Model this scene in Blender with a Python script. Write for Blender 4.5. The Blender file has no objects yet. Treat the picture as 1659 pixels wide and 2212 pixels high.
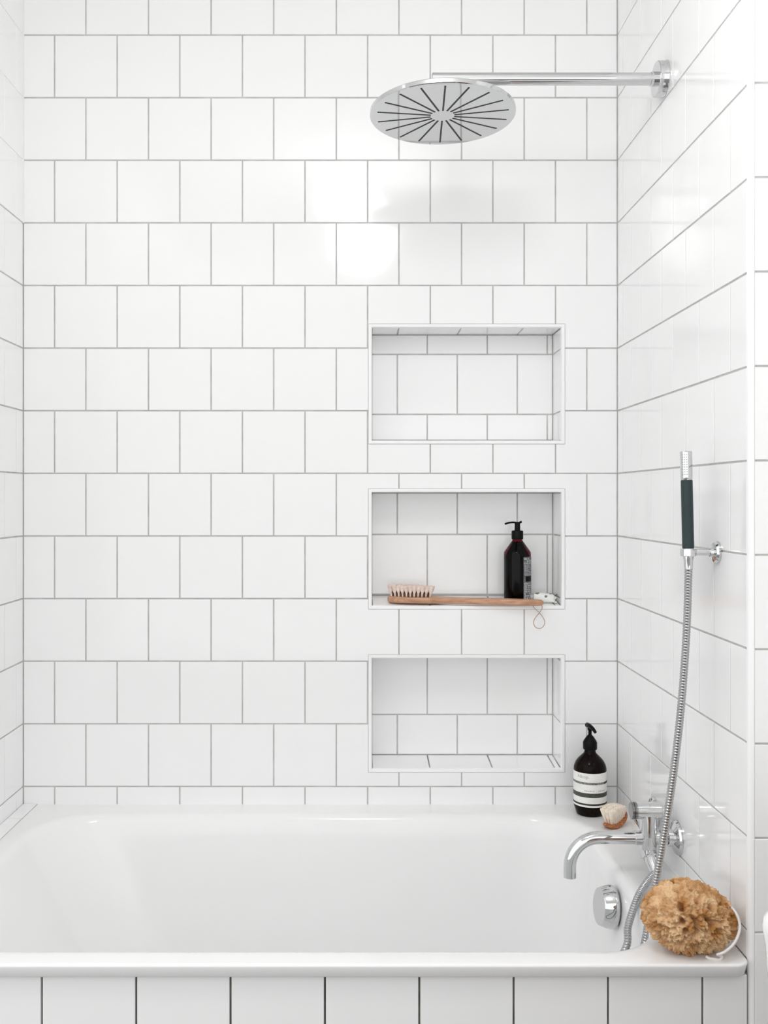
import bpy, math, random
from mathutils import Vector, Matrix, noise

random.seed(7)
PI = math.pi
scene = bpy.context.scene
COL = scene.collection

# ------------------------------------------------------------------ camera, world, exposure
W, H = 1659, 2212
F = 2145.0                     # focal length in photo pixels
VX, VY = 775.0, 1077.0         # vanishing point of the side walls
T = 0.153                      # tile module: 150 mm tile + 3 mm joint
ZC = 1.34                      # eye height
cd = bpy.data.cameras.new('camera')
cam = bpy.data.objects.new('camera', cd)
COL.objects.link(cam)
cam.location = (0, 0, ZC)
cam.rotation_euler = (PI / 2, 0, 0)
cd.sensor_fit = 'AUTO'
cd.sensor_width = 36.0
cd.lens = 36.0 * F / H
cd.shift_x = (W / 2 - VX) / H
cd.shift_y = (VY - H / 2) / H
cd.clip_start = 0.02
scene.camera = cam

world = bpy.data.worlds.new('world')
scene.world = world
world.use_nodes = True
world.node_tree.nodes['Background'].inputs[0].default_value = (1, 1, 1, 1)
world.node_tree.nodes['Background'].inputs[1].default_value = 1.08

scene.view_settings.view_transform = 'Standard'
scene.view_settings.look = 'None'
scene.view_settings.exposure = 0.46
scene.view_settings.gamma = 1.0
scene.view_settings.use_curve_mapping = False
scene.cycles.max_bounces = 11
scene.cycles.diffuse_bounces = 7
scene.cycles.use_adaptive_sampling = True
scene.cycles.adaptive_threshold = 0.03
scene.cycles.glossy_bounces = 6
scene.cycles.caustics_reflective = False
scene.cycles.caustics_refractive = False
scene.cycles.sample_clamp_indirect = 6.0

LAMP_STRENGTH = 14.5

# ------------------------------------------------------------------ key dimensions
YB = F * T / 135.3             # back wall tile face
YF = F * T / 204.0             # plane of the apron and of the return wall
XR = (1334 - VX) / 135.3 * T   # right wall face
XL = (50 - VX) / 135.3 * T     # left wall face
RIM = ZC - 0.747               # bath rim
CEIL = 2.68


def at(px, py, d):
    """photo pixel at distance d from the camera plane -> world point"""
    return Vector(((px - VX) / F * d, d, ZC + (VY - py) / F * d))


def row_z(k):
    return ZC + (7.402 - k) * T


# ------------------------------------------------------------------ materials
def mat(name, col, rough=0.5, metal=0.0, spec=0.5, coat=0.0, trans=0.0, ior=1.5, emis=0.0):
    m = bpy.data.materials.new(name)
    m.use_nodes = True
    b = m.node_tree.nodes['Principled BSDF']
    b.inputs['Base Color'].default_value = (*col, 1)
    b.inputs['Roughness'].default_value = rough
    b.inputs['Metallic'].default_value = metal
    b.inputs['Specular IOR Level'].default_value = spec
    b.inputs['Coat Weight'].default_value = coat
    b.inputs['Transmission Weight'].default_value = trans
    b.inputs['IOR'].default_value = ior
    if emis:
        b.inputs['Emission Color'].default_value = (1.0, 0.992, 0.985, 1)
        b.inputs['Emission Strength'].default_value = emis
    return m


def add_bump(m, scale, dist, detail=2.0, strength=1.0, world_space=True, distort=0.0):
    nt = m.node_tree
    b = nt.nodes['Principled BSDF']
    if world_space:
        src = nt.nodes.new('ShaderNodeNewGeometry').outputs['Position']
    else:
        src = nt.nodes.new('ShaderNodeTexCoord').outputs['Object']
    n = nt.nodes.new('ShaderNodeTexNoise')
    n.inputs['Scale'].default_value = scale
    n.inputs['Detail'].default_value = detail
    n.inputs['Distortion'].default_value = distort
    nt.links.new(src, n.inputs['Vector'])
    bp = nt.nodes.new('ShaderNodeBump')
    bp.inputs['Strength'].default_value = strength
    bp.inputs['Distance'].default_value = dist
    nt.links.new(n.outputs['Fac'], bp.inputs['Height'])
    nt.links.new(bp.outputs['Normal'], b.inputs['Normal'])
    return n


def mix_noise_color(m, c1, c2, scale, detail=4.0, lo=0.35, hi=0.65, stretch=None, world_space=False):
    nt = m.node_tree
    b = nt.nodes['Principled BSDF']
    if world_space:
        src = nt.nodes.new('ShaderNodeNewGeometry').outputs['Position']
    else:
        src = nt.nodes.new('ShaderNodeTexCoord').outputs['Object']
    if stretch:
        mp = nt.nodes.new('ShaderNodeMapping')
        mp.inputs['Scale'].default_value = stretch
        nt.links.new(src, mp.inputs['Vector'])
        src = mp.outputs['Vector']
    n = nt.nodes.new('ShaderNodeTexNoise')
    n.inputs['Scale'].default_value = scale
    n.inputs['Detail'].default_value = detail
    nt.links.new(src, n.inputs['Vector'])
    r = nt.nodes.new('ShaderNodeValToRGB')
    r.color_ramp.elements[0].position = lo
    r.color_ramp.elements[0].color = (*c1, 1)
    r.color_ramp.elements[1].position = hi
    r.color_ramp.elements[1].color = (*c2, 1)
    nt.links.new(n.outputs['Fac'], r.inputs['Fac'])
    nt.links.new(r.outputs['Color'], b.inputs['Base Color'])


MAT = {}
MAT['tile'] = mat('glazed_white_tile', (0.895, 0.897, 0.90), rough=0.10)
add_bump(MAT['tile'], 9.0, 0.0009, detail=1.0)
MAT['grout'] = mat('grey_grout', (0.40, 0.395, 0.38), rough=0.9)
mix_noise_color(MAT['grout'], (0.46, 0.452, 0.44), (0.55, 0.543, 0.53), 30, world_space=True)
MAT['grout_shaded'] = mat('shade_darkened_grout', (0.13, 0.12, 0.105), rough=0.95)  # apron grout, with the shade of its deep joints put into the colour
mix_noise_color(MAT['grout_shaded'], (0.10, 0.095, 0.085), (0.17, 0.155, 0.135), 40, world_space=True)
MAT['bead_washout_white'] = mat('white_bead_and_washed_out_grout', (0.84, 0.84, 0.83), rough=0.6)
MAT['trim'] = mat('white_trim', (0.90, 0.905, 0.905), rough=0.22)
add_bump(MAT['trim'], 40, 0.0002)
MAT['enamel'] = mat('white_enamel', (0.875, 0.876, 0.878), rough=0.12)
add_bump(MAT['enamel'], 4.0, 0.0008, detail=1.0)
MAT['plaster'] = mat('white_plaster', (0.85, 0.85, 0.84), rough=0.8)
add_bump(MAT['plaster'], 60, 0.0006)
MAT['floor'] = mat('grey_floor', (0.40, 0.40, 0.39), rough=0.45)
mix_noise_color(MAT['floor'], (0.13, 0.128, 0.125), (0.20, 0.197, 0.193), 6, world_space=True)
MAT['chrome'] = mat('chrome', (0.66, 0.665, 0.67), rough=0.05, metal=1.0)
add_bump(MAT['chrome'], 20, 0.0001)
MAT['hose'] = mat('hose_chrome', (0.46, 0.465, 0.47), rough=0.24, metal=1.0)
add_bump(MAT['hose'], 50, 0.0001)
MAT['dark_metal'] = mat('dark_metal', (0.24, 0.24, 0.245), rough=0.2, metal=1.0)
add_bump(MAT['dark_metal'], 60, 0.0001)
MAT['dark_slot'] = mat('dark_slot_inlay', (0.03, 0.03, 0.032), rough=0.6)
add_bump(MAT['dark_slot'], 80, 0.0002)
MAT['grip'] = mat('dark_green_grip', (0.024, 0.040, 0.042), rough=0.45, spec=0.35)
add_bump(MAT['grip'], 600, 0.0003, detail=3)
MAT['black'] = mat('black_plastic', (0.004, 0.004, 0.004), rough=0.35, spec=0.12)
add_bump(MAT['black'], 100, 0.0001)
MAT['amber'] = mat('dark_amber_bottle', (0.010, 0.004, 0.003), rough=0.10, spec=0.10)
mix_noise_color(MAT['amber'], (0.004, 0.002, 0.0015), (0.007, 0.003, 0.002), 20)
MAT['red_glass'] = mat('red_amber_plastic', (0.22, 0.006, 0.018), rough=0.08, spec=0.3, trans=1.0, ior=1.25)
add_bump(MAT['red_glass'], 30, 0.0001)
MAT['liquid'] = mat('dark_red_liquid', (0.010, 0.002, 0.003), rough=0.5, spec=0.0)
mix_noise_color(MAT['liquid'], (0.003, 0.001, 0.001), (0.006, 0.001, 0.002), 20)
MAT['label'] = mat('cream_paper_label', (0.85, 0.85, 0.82), rough=0.55)
mix_noise_color(MAT['label'], (0.83, 0.83, 0.80), (0.88, 0.88, 0.86), 60)
MAT['band_black'] = mat('black_label_band', (0.02, 0.02, 0.018), rough=0.5)
MAT['band_grey'] = mat('grey_label_band', (0.20, 0.205, 0.20), rough=0.5)
mix_noise_color(MAT['band_grey'], (0.07, 0.07, 0.068), (0.30, 0.305, 0.30), 500, lo=0.4, hi=0.6)
MAT['band_olive'] = mat('dark_olive_label_band', (0.055, 0.06, 0.045), rough=0.5)
mix_noise_color(MAT['band_olive'], (0.035, 0.04, 0.03), (0.12, 0.125, 0.105), 700, lo=0.45, hi=0.7)
MAT['ink_grey'] = mat('grey_ink', (0.36, 0.36, 0.36), rough=0.6)
MAT['label_dark'] = mat('smoke_grey_label', (0.10, 0.10, 0.105), rough=0.4)
mix_noise_color(MAT['label_dark'], (0.06, 0.06, 0.065), (0.17, 0.17, 0.175), 300)
MAT['ink_light'] = mat('pale_ink', (0.42, 0.43, 0.44), rough=0.5)
MAT['wood'] = mat('beech_wood', (0.52, 0.29, 0.17), rough=0.5)
mix_noise_color(MAT['wood'], (0.42, 0.215, 0.125), (0.60, 0.35, 0.22), 20, stretch=(1, 9, 9))
MAT['wood_red'] = mat('oiled_reddish_wood', (0.42, 0.13, 0.03), rough=0.35)
mix_noise_color(MAT['wood_red'], (0.28, 0.065, 0.015), (0.50, 0.19, 0.06), 40, stretch=(1, 8, 8))
MAT['bristle'] = mat('pale_natural_bristle', (0.80, 0.66, 0.58), rough=0.8)
mix_noise_color(MAT['bristle'], (0.72, 0.56, 0.48), (0.86, 0.74, 0.68), 120)
MAT['bristle_cream'] = mat('cream_bristle', (0.86, 0.76, 0.64), rough=0.8)
mix_noise_color(MAT['bristle_cream'], (0.80, 0.68, 0.55), (0.90, 0.82, 0.72), 120)
MAT['bristle_root'] = mat('painted_gap_shade', (0.10, 0.05, 0.03), rough=0.9)
MAT['cord'] = mat('brown_cord', (0.42, 0.30, 0.24), rough=0.9)
add_bump(MAT['cord'], 900, 0.0003)
MAT['cord_white'] = mat('white_cord', (0.84, 0.81, 0.78), rough=0.8)
add_bump(MAT['cord_white'], 900, 0.0003)
MAT['sponge'] = mat('honey_sponge', (0.62, 0.37, 0.15), rough=0.95, spec=0.1)
mix_noise_color(MAT['sponge'], (0.46, 0.215, 0.068), (0.80, 0.545, 0.315), 36, detail=6, lo=0.36, hi=0.62)
add_bump(MAT['sponge'], 420, 0.0022, detail=4, world_space=False)
MAT['tube'] = mat('white_printed_tube', (0.82, 0.83, 0.80), rough=0.35)
mix_noise_color(MAT['tube'], (0.13, 0.17, 0.14), (0.84, 0.85, 0.82), 55, detail=1.5, lo=0.40, hi=0.44)
MAT['tube_cap'] = mat('grey_tube_cap', (0.45, 0.46, 0.46), rough=0.35)
add_bump(MAT['tube_cap'], 200, 0.0002)
MAT['globe'] = mat('lit_opal_glass', (0.9, 0.9, 0.9), rough=0.3, emis=LAMP_STRENGTH)
MAT['door'] = mat('brown_wood_door', (0.16, 0.06, 0.04), rough=0.45)
mix_noise_color(MAT['door'], (0.13, 0.045, 0.03), (0.20, 0.08, 0.05), 5, stretch=(8, 8, 1))


# ------------------------------------------------------------------ mesh helpers
def make_mesh(name, verts, faces, m, smooth=None):
    me = bpy.data.meshes.new(name)
    me.from_pydata([tuple(v) for v in verts], [], faces)
    me.validate()
    ms = m if isinstance(m, (list, tuple)) else [m]
    for x in ms:
        me.materials.append(MAT[x])
    if smooth is not None:
        me.shade_smooth()
        me.set_sharp_from_angle(angle=math.radians(smooth))
    me.update()
    return me


def link(name, me, parent=None):
    o = bpy.data.objects.new(name, me)
    COL.objects.link(o)
    if parent is not None:
        o.parent = parent
    return o


def tag(o, label=None, cat=None, group=None, kind=None):
    if label: o['label'] = label
    if cat: o['category'] = cat
    if group: o['group'] = group
    if kind: o['kind'] = kind
    return o


def thing(name, label, cat, loc, group=None):
    o = bpy.data.objects.new(name, None)
    o.empty_display_size = 0.03
    COL.objects.link(o)
    o.location = loc
    return tag(o, label, cat, group)


def world_loc(o):
    v = Vector(o.location)
    while o.parent:
        o = o.parent
        v += Vector(o.location)
    return v


def part(root, name, geo, m, smooth=35, label=None, kind=None):
    """geo in world coordinates, stored relative to the thing it belongs to"""
    verts, faces = geo
    off = world_loc(root)
    me = make_mesh(name, [Vector(v) - off for v in verts], faces, m, smooth)
    o = link(name, me, root)
    if label: o['label'] = label
    if kind: o['kind'] = kind
    return o


def join(*geos):
    V, Fc = [], []
    for v, f in geos:
        n = len(V)
        V += list(v)
        Fc += [tuple(i + n for i in q) for q in f]
    return V, Fc


def xf(geo, M):
    return [M @ Vector(v) for v in geo[0]], geo[1]


def box(x0, x1, y0, y1, z0, z1):
    v = [(x0, y0, z0), (x1, y0, z0), (x1, y1, z0), (x0, y1, z0), (x0, y0, z1), (x1, y0, z1), (x1, y1, z1), (x0, y1, z1)]
    f = [(0, 3, 2, 1), (4, 5, 6, 7), (0, 1, 5, 4), (1, 2, 6, 5), (2, 3, 7, 6), (3, 0, 4, 7)]
    return v, f


def axis_matrix(origin, direction, hint=None):
    z = Vector(direction).normalized()
    h = Vector(hint) if hint else (Vector((0, 0, 1)) if abs(z.z) < 0.9 else Vector((1, 0, 0)))
    x = (h - z * h.dot(z)).normalized()
    y = z.cross(x)
    return Matrix(((x.x, y.x, z.x, origin[0]), (x.y, y.y, z.y, origin[1]), (x.z, y.z, z.z, origin[2]), (0, 0, 0, 1)))


def lathe(profile, origin=(0, 0, 0), direction=(0, 0, 1), n=32):
    """profile = [(radius, height)] from start to end; radius 0 closes to a point"""
    M = axis_matrix(origin, direction)
    V, Fc, rings = [], [], []
    for r, h in profile:
        if r < 1e-7:
            rings.append([len(V)])
            V.append(M @ Vector((0, 0, h)))
        else:
            rings.append(list(range(len(V), len(V) + n)))
            V += [M @ Vector((r * math.cos(2 * PI * i / n), r * math.sin(2 * PI * i / n), h)) for i in range(n)]
    for a, b in zip(rings, rings[1:]):
        if len(a) == 1 and len(b) == 1:
            continue
        for i in range(n):
            j = (i + 1) % n
            if len(a) == 1:
                Fc.append((a[0], b[j], b[i]))
            elif len(b) == 1:
                Fc.append((a[i], a[j], b[0]))
            else:
                Fc.append((a[i], a[j], b[j], b[i]))
    if len(rings[0]) > 1: Fc.append(tuple(reversed(rings[0])))
    if len(rings[-1]) > 1: Fc.append(tuple(rings[-1]))
    return V, Fc


def rod(p, q, r, n=24, bevel=0.0):
    d = Vector(q) - Vector(p)
    L = d.length
    if bevel:
        prof = [(r - bevel, 0), (r, bevel), (r, L - bevel), (r - bevel, L)]
    else:
        prof = [(r, 0), (r, L)]
    return lathe(prof, p, d, n)


def spline(pts, per=12):
    pts = [Vector(p) for p in pts]
    P = [pts[0] * 2 - pts[1]] + pts + [pts[-1] * 2 - pts[-2]]
    out = []
    for i in range(1, len(P) - 2):
        for k in range(per):
            t = k / per
            a, b, c, d = P[i - 1], P[i], P[i + 1], P[i + 2]
            out.append(0.5 * ((2 * b) + (c - a) * t + (2 * a - 5 * b + 4 * c - d) * t * t + (3 * b - a - 3 * c + d) * t ** 3))
    out.append(pts[-1])
    return out


def resample(path, step):
    out = [path[0]]
    acc = 0.0
    for a, b in zip(path, path[1:]):
        L = (b - a).length
        while acc + L >= step:
            t = (step - acc) / L
            a = a.lerp(b, t)
            L = (b - a).length
            out.append(a.copy())
            acc = 0.0
        acc += L
    return out


def tube(path, radius, n=12, closed=False):
    """sweep a circle along path; radius a number or f(index)"""
    path = [Vector(p) for p in path]
    rf = radius if callable(radius) else (lambda i: radius)
    V, Fc = [], []
    m = len(path)
    up = None
    for i, p in enumerate(path):
        if closed:
            d = path[(i + 1) % m] - path[i - 1]
        else:
            d = path[min(i + 1, m - 1)] - path[max(i - 1, 0)]
        d.normalize()
        if up is None:
            up = Vector((0, 0, 1)) if abs(d.z) < 0.8 else Vector((1, 0, 0))
        up = (up - d * up.dot(d)).normalized()
        s = d.cross(up)
        r = rf(i)
        V += [p + up * (r * math.cos(2 * PI * k / n)) + s * (r * math.sin(2 * PI * k / n)) for k in range(n)]
    for i in range(m if closed else m - 1):
        a, b = i * n, ((i + 1) % m) * n
        for k in range(n):
            l = (k + 1) % n
            Fc.append((a + k, b + k, b + l, a + l))
    if not closed:
        Fc.append(tuple(range(n)))
        Fc.append(tuple(reversed(range((m - 1) * n, m * n))))
    return V, Fc


def loft(rings, cap0=True, cap1=True):
    V, Fc = [], []
    n = len(rings[0])
    for r in rings: V += list(r)
    for i in range(len(rings) - 1):
        a, b = i * n, (i + 1) * n
        for k in range(n):
            l = (k + 1) % n
            Fc.append((a + k, a + l, b + l, b + k))
    if cap0: Fc.append(tuple(reversed(range(n))))
    if cap1: Fc.append(tuple(range((len(rings) - 1) * n, len(rings) * n)))
    return V, Fc


# ------------------------------------------------------------------ tiled walls
G = 0.0034           # joint width
THK = 0.008          # tile thickness
_full = {}


def slab(u0, u1, v0, v1, mname='tile', ch=0.0007):
    """chamfered slab around its own centre; face at z = 0"""
    w, h = (u1 - u0) / 2, (v1 - v0) / 2
    key = (round(w, 5), round(h, 5), mname)
    if key in _full:
        return _full[key]
    V = []
    for a, b, z in ((w - ch, h - ch, 0), (w, h, -ch), (w, h, -THK)):
        V += [(-a, -b, z), (a, -b, z), (a, b, z), (-a, b, z)]
    Fc = [(0, 1, 2, 3), (11, 10, 9, 8)]
    for r in (0, 4):
        for i in range(4):
            j = (i + 1) % 4
            Fc.append((r + i, r + 4 + i, r + 4 + j, r + j))
    me = make_mesh('tile', V, Fc, mname)
    _full[key] = me
    return me


def plate(u0, u1, v0, v1, holes, z0, z1, centre=(0, 0)):
    """flat plate with rectangular holes, from z0 up to z1"""
    us = sorted({u0, u1, *[x for h in holes for x in h[:2] if u0 < x < u1]})
    vs = sorted({v0, v1, *[x for h in holes for x in h[2:] if v0 < x < v1]})
    keep = set()
    for i in range(len(us) - 1):
        for j in range(len(vs) - 1):
            cu, cv = (us[i] + us[i + 1]) / 2, (vs[j] + vs[j + 1]) / 2
            if not any(h[0] < cu < h[1] and h[2] < cv < h[3] for h in holes):
                keep.add((i, j))
    V, Fc, idx = [], [], {}

    def vid(i, j, z):
        k = (i, j, z)
        if k not in idx:
            idx[k] = len(V)
            V.append((us[i] - centre[0], vs[j] - centre[1], z))
        return idx[k]
    for i, j in sorted(keep):
        Fc.append((vid(i, j, z1), vid(i + 1, j, z1), vid(i + 1, j + 1, z1), vid(i, j + 1, z1)))
        Fc.append((vid(i, j + 1, z0), vid(i + 1, j + 1, z0), vid(i + 1, j, z0), vid(i, j, z0)))
        for di, dj, a, b in ((0, -1, (i, j), (i + 1, j)), (1, 0, (i + 1, j), (i + 1, j + 1)),
                             (0, 1, (i + 1, j + 1), (i, j + 1)), (-1, 0, (i, j + 1), (i, j))):
            if (i + di, j + dj) not in keep:
                Fc.append((vid(*a, z1), vid(*a, z0), vid(*b, z0), vid(*b, z1)))
    return V, Fc


def lay_tiles(parent, u0, u1, v0, v1, vlines, offs, holes=(), M=None, gap=G, tilt=0.0012, mname='tile', edge=None, skip=None):
    """running-bond tiles. vlines: horizontal joint heights; offs(row index) -> a joint position in u"""
    e = gap / 2 if edge is None else edge
    vl = sorted(vlines)
    for r in range(len(vl) - 1):
        a, b = max(vl[r], v0), min(vl[r + 1], v1)
        if b - a < 0.006:
            continue
        va = a + (gap / 2 if vl[r] > v0 else e)
        vb = b - (gap / 2 if vl[r + 1] < v1 else e)
        o = offs(r)
        k0 = math.floor((u0 - o) / T)
        k = k0
        while o + k * T < u1 - 1e-6:
            ua, ub = o + k * T, o + (k + 1) * T
            k += 1
            p = max(ua, u0) + (gap / 2 if ua > u0 + 1e-6 else e)
            q = min(ub, u1) - (gap / 2 if ub < u1 - 1e-6 else e)
            if q - p < 0.004:
                continue
            if skip and skip(p, q, va, vb):
                continue
            hit = [h for h in holes if h[0] < q and h[1] > p and h[2] < vb and h[3] > va]
            c = ((p + q) / 2, (va + vb) / 2)
            if not hit:
                me = slab(p, q, va, vb, mname)
            else:
                V, Fc = plate(p, q, va, vb, hit, -THK, 0, c)
                if not Fc:
                    continue
                me = make_mesh('tile', V, Fc, mname)
            o_ = link('tile', me, parent)
            L = Matrix.Translation((c[0], c[1], 0)) @ Matrix.Rotation(random.uniform(-tilt, tilt), 4, 'X') @ Matrix.Rotation(random.uniform(-tilt, tilt), 4, 'Y')
            o_.matrix_local = (M @ L) if M is not None else L


def basis(u, v, n, loc):
    u, v, n = Vector(u), Vector(v), Vector(n)
    return Matrix(((u.x, v.x, n.x, loc[0]), (u.y, v.y, n.y, loc[1]), (u.z, v.z, n.z, loc[2]), (0, 0, 0, 1)))


def wall(name, geo, m, M, label=None, cat='wall'):
    o = link(name, make_mesh(name, geo[0], geo[1], m))
    o.matrix_world = M
    tag(o, label, cat, kind='structure')
    return o


RECESS = 0.0014
ROWS = [row_z(k) for k in range(-3, 18)]
ROWS_SORTED = sorted(ROWS)


def row_is_B(r):
    """row between ROWS_SORTED[r] and [r+1]; k is the joint above it"""
    k = 17 - (r + 1)
    return k % 2 != 0


# niches (outer edge of their white frames), in wall coordinates x, z
NU0, NU1 = 0.155 * T, 3.289 * T
NICHES = [(ZC + 0.872 * T, ZC + 2.786 * T), (ZC - 1.765 * T, ZC + 0.155 * T), (ZC - 4.37 * T, ZC - 2.495 * T)]
HOLES = [(NU0, NU1, a, b) for a, b in NICHES]
FW = 0.0085          # frame width

# ---- back wall
MB = basis((1, 0, 0), (0, 0, 1), (0, -1, 0), (0, YB, 0))
wb = wall('wall_back', plate(XL - 0.02, XR + 0.02, RIM - 0.05, CEIL, HOLES, -0.03, -RECESS), 'grout', MB,
          'white square tiled back wall of the bath alcove with three recessed niches')
lay_tiles(wb, XL, XR, RIM - 0.003, CEIL, ROWS_SORTED, lambda r: XL + (0 if row_is_B(r) else 0.5 * T), [(a - 0.0009, b + 0.0009, c - 0.0009, d + 0.0009) for a, b, c, d in HOLES])

# ---- niches in the back wall
ND = 0.69 * T
for ni, (n0, n1) in enumerate(NICHES):
    a0, a1 = NU0 + FW, NU1 - FW
    b0, b1 = n0 + FW, n1 - FW
    sl = (0.006, 0.0135, 0.007)[ni]          # the floor falls towards the front
    R2 = RECESS
    t = 0.012
    # backing shell: back, two sides, ceiling, floor (local axes of the wall: x, z-up, outwards)
    shell = join(box(a0 - t, a1 + t, b0 - t, b1 + t, -ND - t - R2, -ND - R2),
                 box(a0 - t, a0 - R2, b0 - t, b1 + t, -ND - R2, -0.004),
                 box(a1 + R2, a1 + t, b0 - t, b1 + t, -ND - R2, -0.004),
                 box(a0 - R2, a1 + R2, b1 + R2, b1 + t, -ND - R2, -0.004),
                 box(a0 - R2, a1 + R2, b0 - t, b0 - R2, -ND - R2, -0.004))
    niche = link('niche', make_mesh('niche', shell[0], shell[1], 'grout'), wb)
    niche['label'] = 'tiled wall niche with a white frame'
    flb = b0 + sl                             # floor height at the back
    # back face
    lay_tiles(niche, a0, a1, flb, b1, ROWS_SORTED, lambda r: XL + (0 if row_is_B(r) else 0.5 * T),
              M=Matrix.Translation((0, 0, -ND)))
    # side faces: joint pattern only follows the rows
    for sgn, uu in ((-1, a1), (1, a0)):
        if sgn == -1:
            Ms = basis((0, 0, -1), (0, 1, 0), (-1, 0, 0), (uu, 0, 0))
            lay_tiles(niche, 0.003, ND, b0, b1, ROWS_SORTED, lambda r: ND + 0.0001 - T, M=Ms)
        else:
            Ms = basis((0, 0, 1), (0, 1, 0), (1, 0, 0), (uu, 0, 0))
            lay_tiles(niche, -ND, -0.003, b0, b1, ROWS_SORTED, lambda r: -ND, M=Ms)
    # ceiling and floor
    Mc = basis((1, 0, 0), (0, 0, 1), (0, -1, 0), (0, b1, 0))
    lay_tiles(niche, a0, a1, -ND, -0.003, [-ND - 0.001, 0.001], lambda r: XL + (0 if ni == 0 else 0.5 * T), M=Mc)
    Mf = basis((1, 0, 0), (0, 0, -1), (0, 1, 0), (0, b0, 0)) @ Matrix.Rotation(math.atan2(sl, ND), 4, 'X')
    lay_tiles(niche, a0, a1, 0.003, ND, [0.0, ND + 0.001], lambda r: XL + 0.5 * T, M=Mf)
    # white frame: mitred bars with rounded front edge
    prof = [(0.0, -0.012), (0.0, 0.0006), (0.0010, 0.0018), (FW - 0.003, 0.0018), (FW - 0.001, 0.0008), (FW, -0.0015), (FW, -0.012)]
    rings = []
    for cx, cz, sx, sz in ((NU0, n0, 1, 1), (NU1, n0, -1, 1), (NU1, n1, -1, -1), (NU0, n1, 1, -1)):
        rings.append([(cx + sx * d, YB - h, cz + sz * d) for d, h in prof])
    V = [p for r in rings for p in r]
    npf = len(prof)
    Fc = []
    for c in range(4):
        for k in range(npf):
            l = (k + 1) % npf
            A, B_ = c * npf, ((c + 1) % 4) * npf
            Fc.append((A + k, B_ + k, B_ + l, A + l))
    tr = link('trim_%d' % (ni + 1), make_mesh('niche_trim', V, Fc, 'trim', 30))
    tag(tr, ('white metal edge frame around the empty upper wall niche',
             'white metal edge frame around the middle wall niche holding the brush',
             'white metal edge frame around the empty lowest wall niche')[ni], 'trim', kind='structure')

# ---- right wall (runs from the back corner towards the camera)
DEP = YB - YF
CT = 0.0090                                   # size of the corner bead
MR = basis((0, -1, 0), (0, 0, 1), (-1, 0, 0), (XR, YB, 0))
wr = wall('wall_right', plate(-0.03, DEP - CT, RIM - 0.05, CEIL, (), -0.03, -RECESS), 'grout', MR,
          'glossy white tiled side wall carrying the shower fittings')
lay_tiles(wr, 0, DEP - CT, RIM - 0.003, CEIL, ROWS_SORTED, lambda r: (0.80 if row_is_B(r) else 0.30) * T)

# ---- left wall
ML = basis((0, 1, 0), (0, 0, 1), (1, 0, 0), (XL, YB, 0))
split = row_z(3) + 0.0015
ga = plate(-DEP, 0.03, 0.0, split, (), -0.03, -RECESS)
gb = plate(-DEP, 0.03, split, CEIL, (), -0.03, -RECESS)  # upper backing coloured white, imitating joints washed out by overexposure
g2 = join(ga, gb)
wl = link('wall_left', make_mesh('wall_left', g2[0], g2[1], ['grout', 'bead_washout_white']))
for i, p in enumerate(wl.data.polygons):
    p.material_index = 0 if i < len(ga[1]) else 1
wl.matrix_world = ML
tag(wl, 'white tiled side wall of the alcove opposite the shower fittings', 'wall', kind='structure')
lay_tiles(wl, -DEP, 0, RIM - 0.003, CEIL, ROWS_SORTED, lambda r: -(0.82 if row_is_B(r) else 0.32) * T)
seal = link('trim_5', make_mesh('corner_sealant', *box(XL - 0.003, XL + 0.0022, YB - 0.0022, YB + 0.003, split - 0.002, CEIL), 'bead_washout_white'))
tag(seal, 'white silicone bead up the corner of the alcove above the grey joints', 'trim', kind='structure')

# ---- return wall beside the alcove and its corner bead
XS = 1.05
MRet = basis((1, 0, 0), (0, 0, 1), (0, -1, 0), (0, YF, 0))
wt = wall('wall_return', plate(XR + CT, XS + 0.02, 0, CEIL, (), -0.08, -RECESS), 'grout', MRet,
          'white tiled wall facing the room beside the bath alcove')
lay_tiles(wt, XR + CT, XS, 0, CEIL, ROWS_SORTED, lambda r: XR + CT - 0.0016 + (0 if row_is_B(r) else 0.5 * T), edge=0.0008)
ring = []
for k in range(9):
    a = PI + (PI / 2) * k / 8
    ring.append((XR + CT + CT * math.cos(a), YF + CT + CT * math.sin(a)))
ring += [(XR + CT, YF + CT)]
gV, gF = loft([[(x, y, 0.0) for x, y in ring], [(x, y, CEIL) for x, y in ring]])
bead = link('trim_4', make_mesh('corner_bead', gV, gF, 'trim', 40))
tag(bead, 'white rounded corner bead where the alcove wall meets the room wall', 'trim', kind='structure')

# ---- apron under the bath and ledge at its far end
MA = basis((1, 0, 0), (0, 0, 1), (0, -1, 0), (0, YF, 0))
AT = RIM - 0.0235
wa = wall('wall_apron', plate(XL, XR - 0.001, 0, AT + 0.001, (), -0.02, -0.0055), 'grout_shaded', MA,
          'white tiled panel with joints coloured dark as if shaded below the front of the bathtub')
lay_tiles(wa, XL, XR - 0.001, 0, AT, [AT + 0.002 - T * k for k in range(5)], lambda r: XL, gap=0.0034, edge=0.002)
wg = wall('wall_ledge', plate(XL, -0.7845, YF + 0.001, YB, (), -0.0022, -RECESS), 'grout', basis((1, 0, 0), (0, 1, 0), (0, 0, 1), (0, 0, RIM + 0.0022)),
          'narrow tiled ledge between the bathtub and the side wall')
for k in range(7):
    y1 = YB - 0.11 - T * (k - 1)
    y0 = y1 - T
    p, q = max(y0, YF) + G / 2, min(y1, YB) - G / 2
    if q - p < 0.01: continue
    o_ = link('tile', slab(XL + G / 2, -0.7855, p, q), wg)
    o_.location = ((XL - 0.784) / 2, (p + q) / 2, 0)

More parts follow.
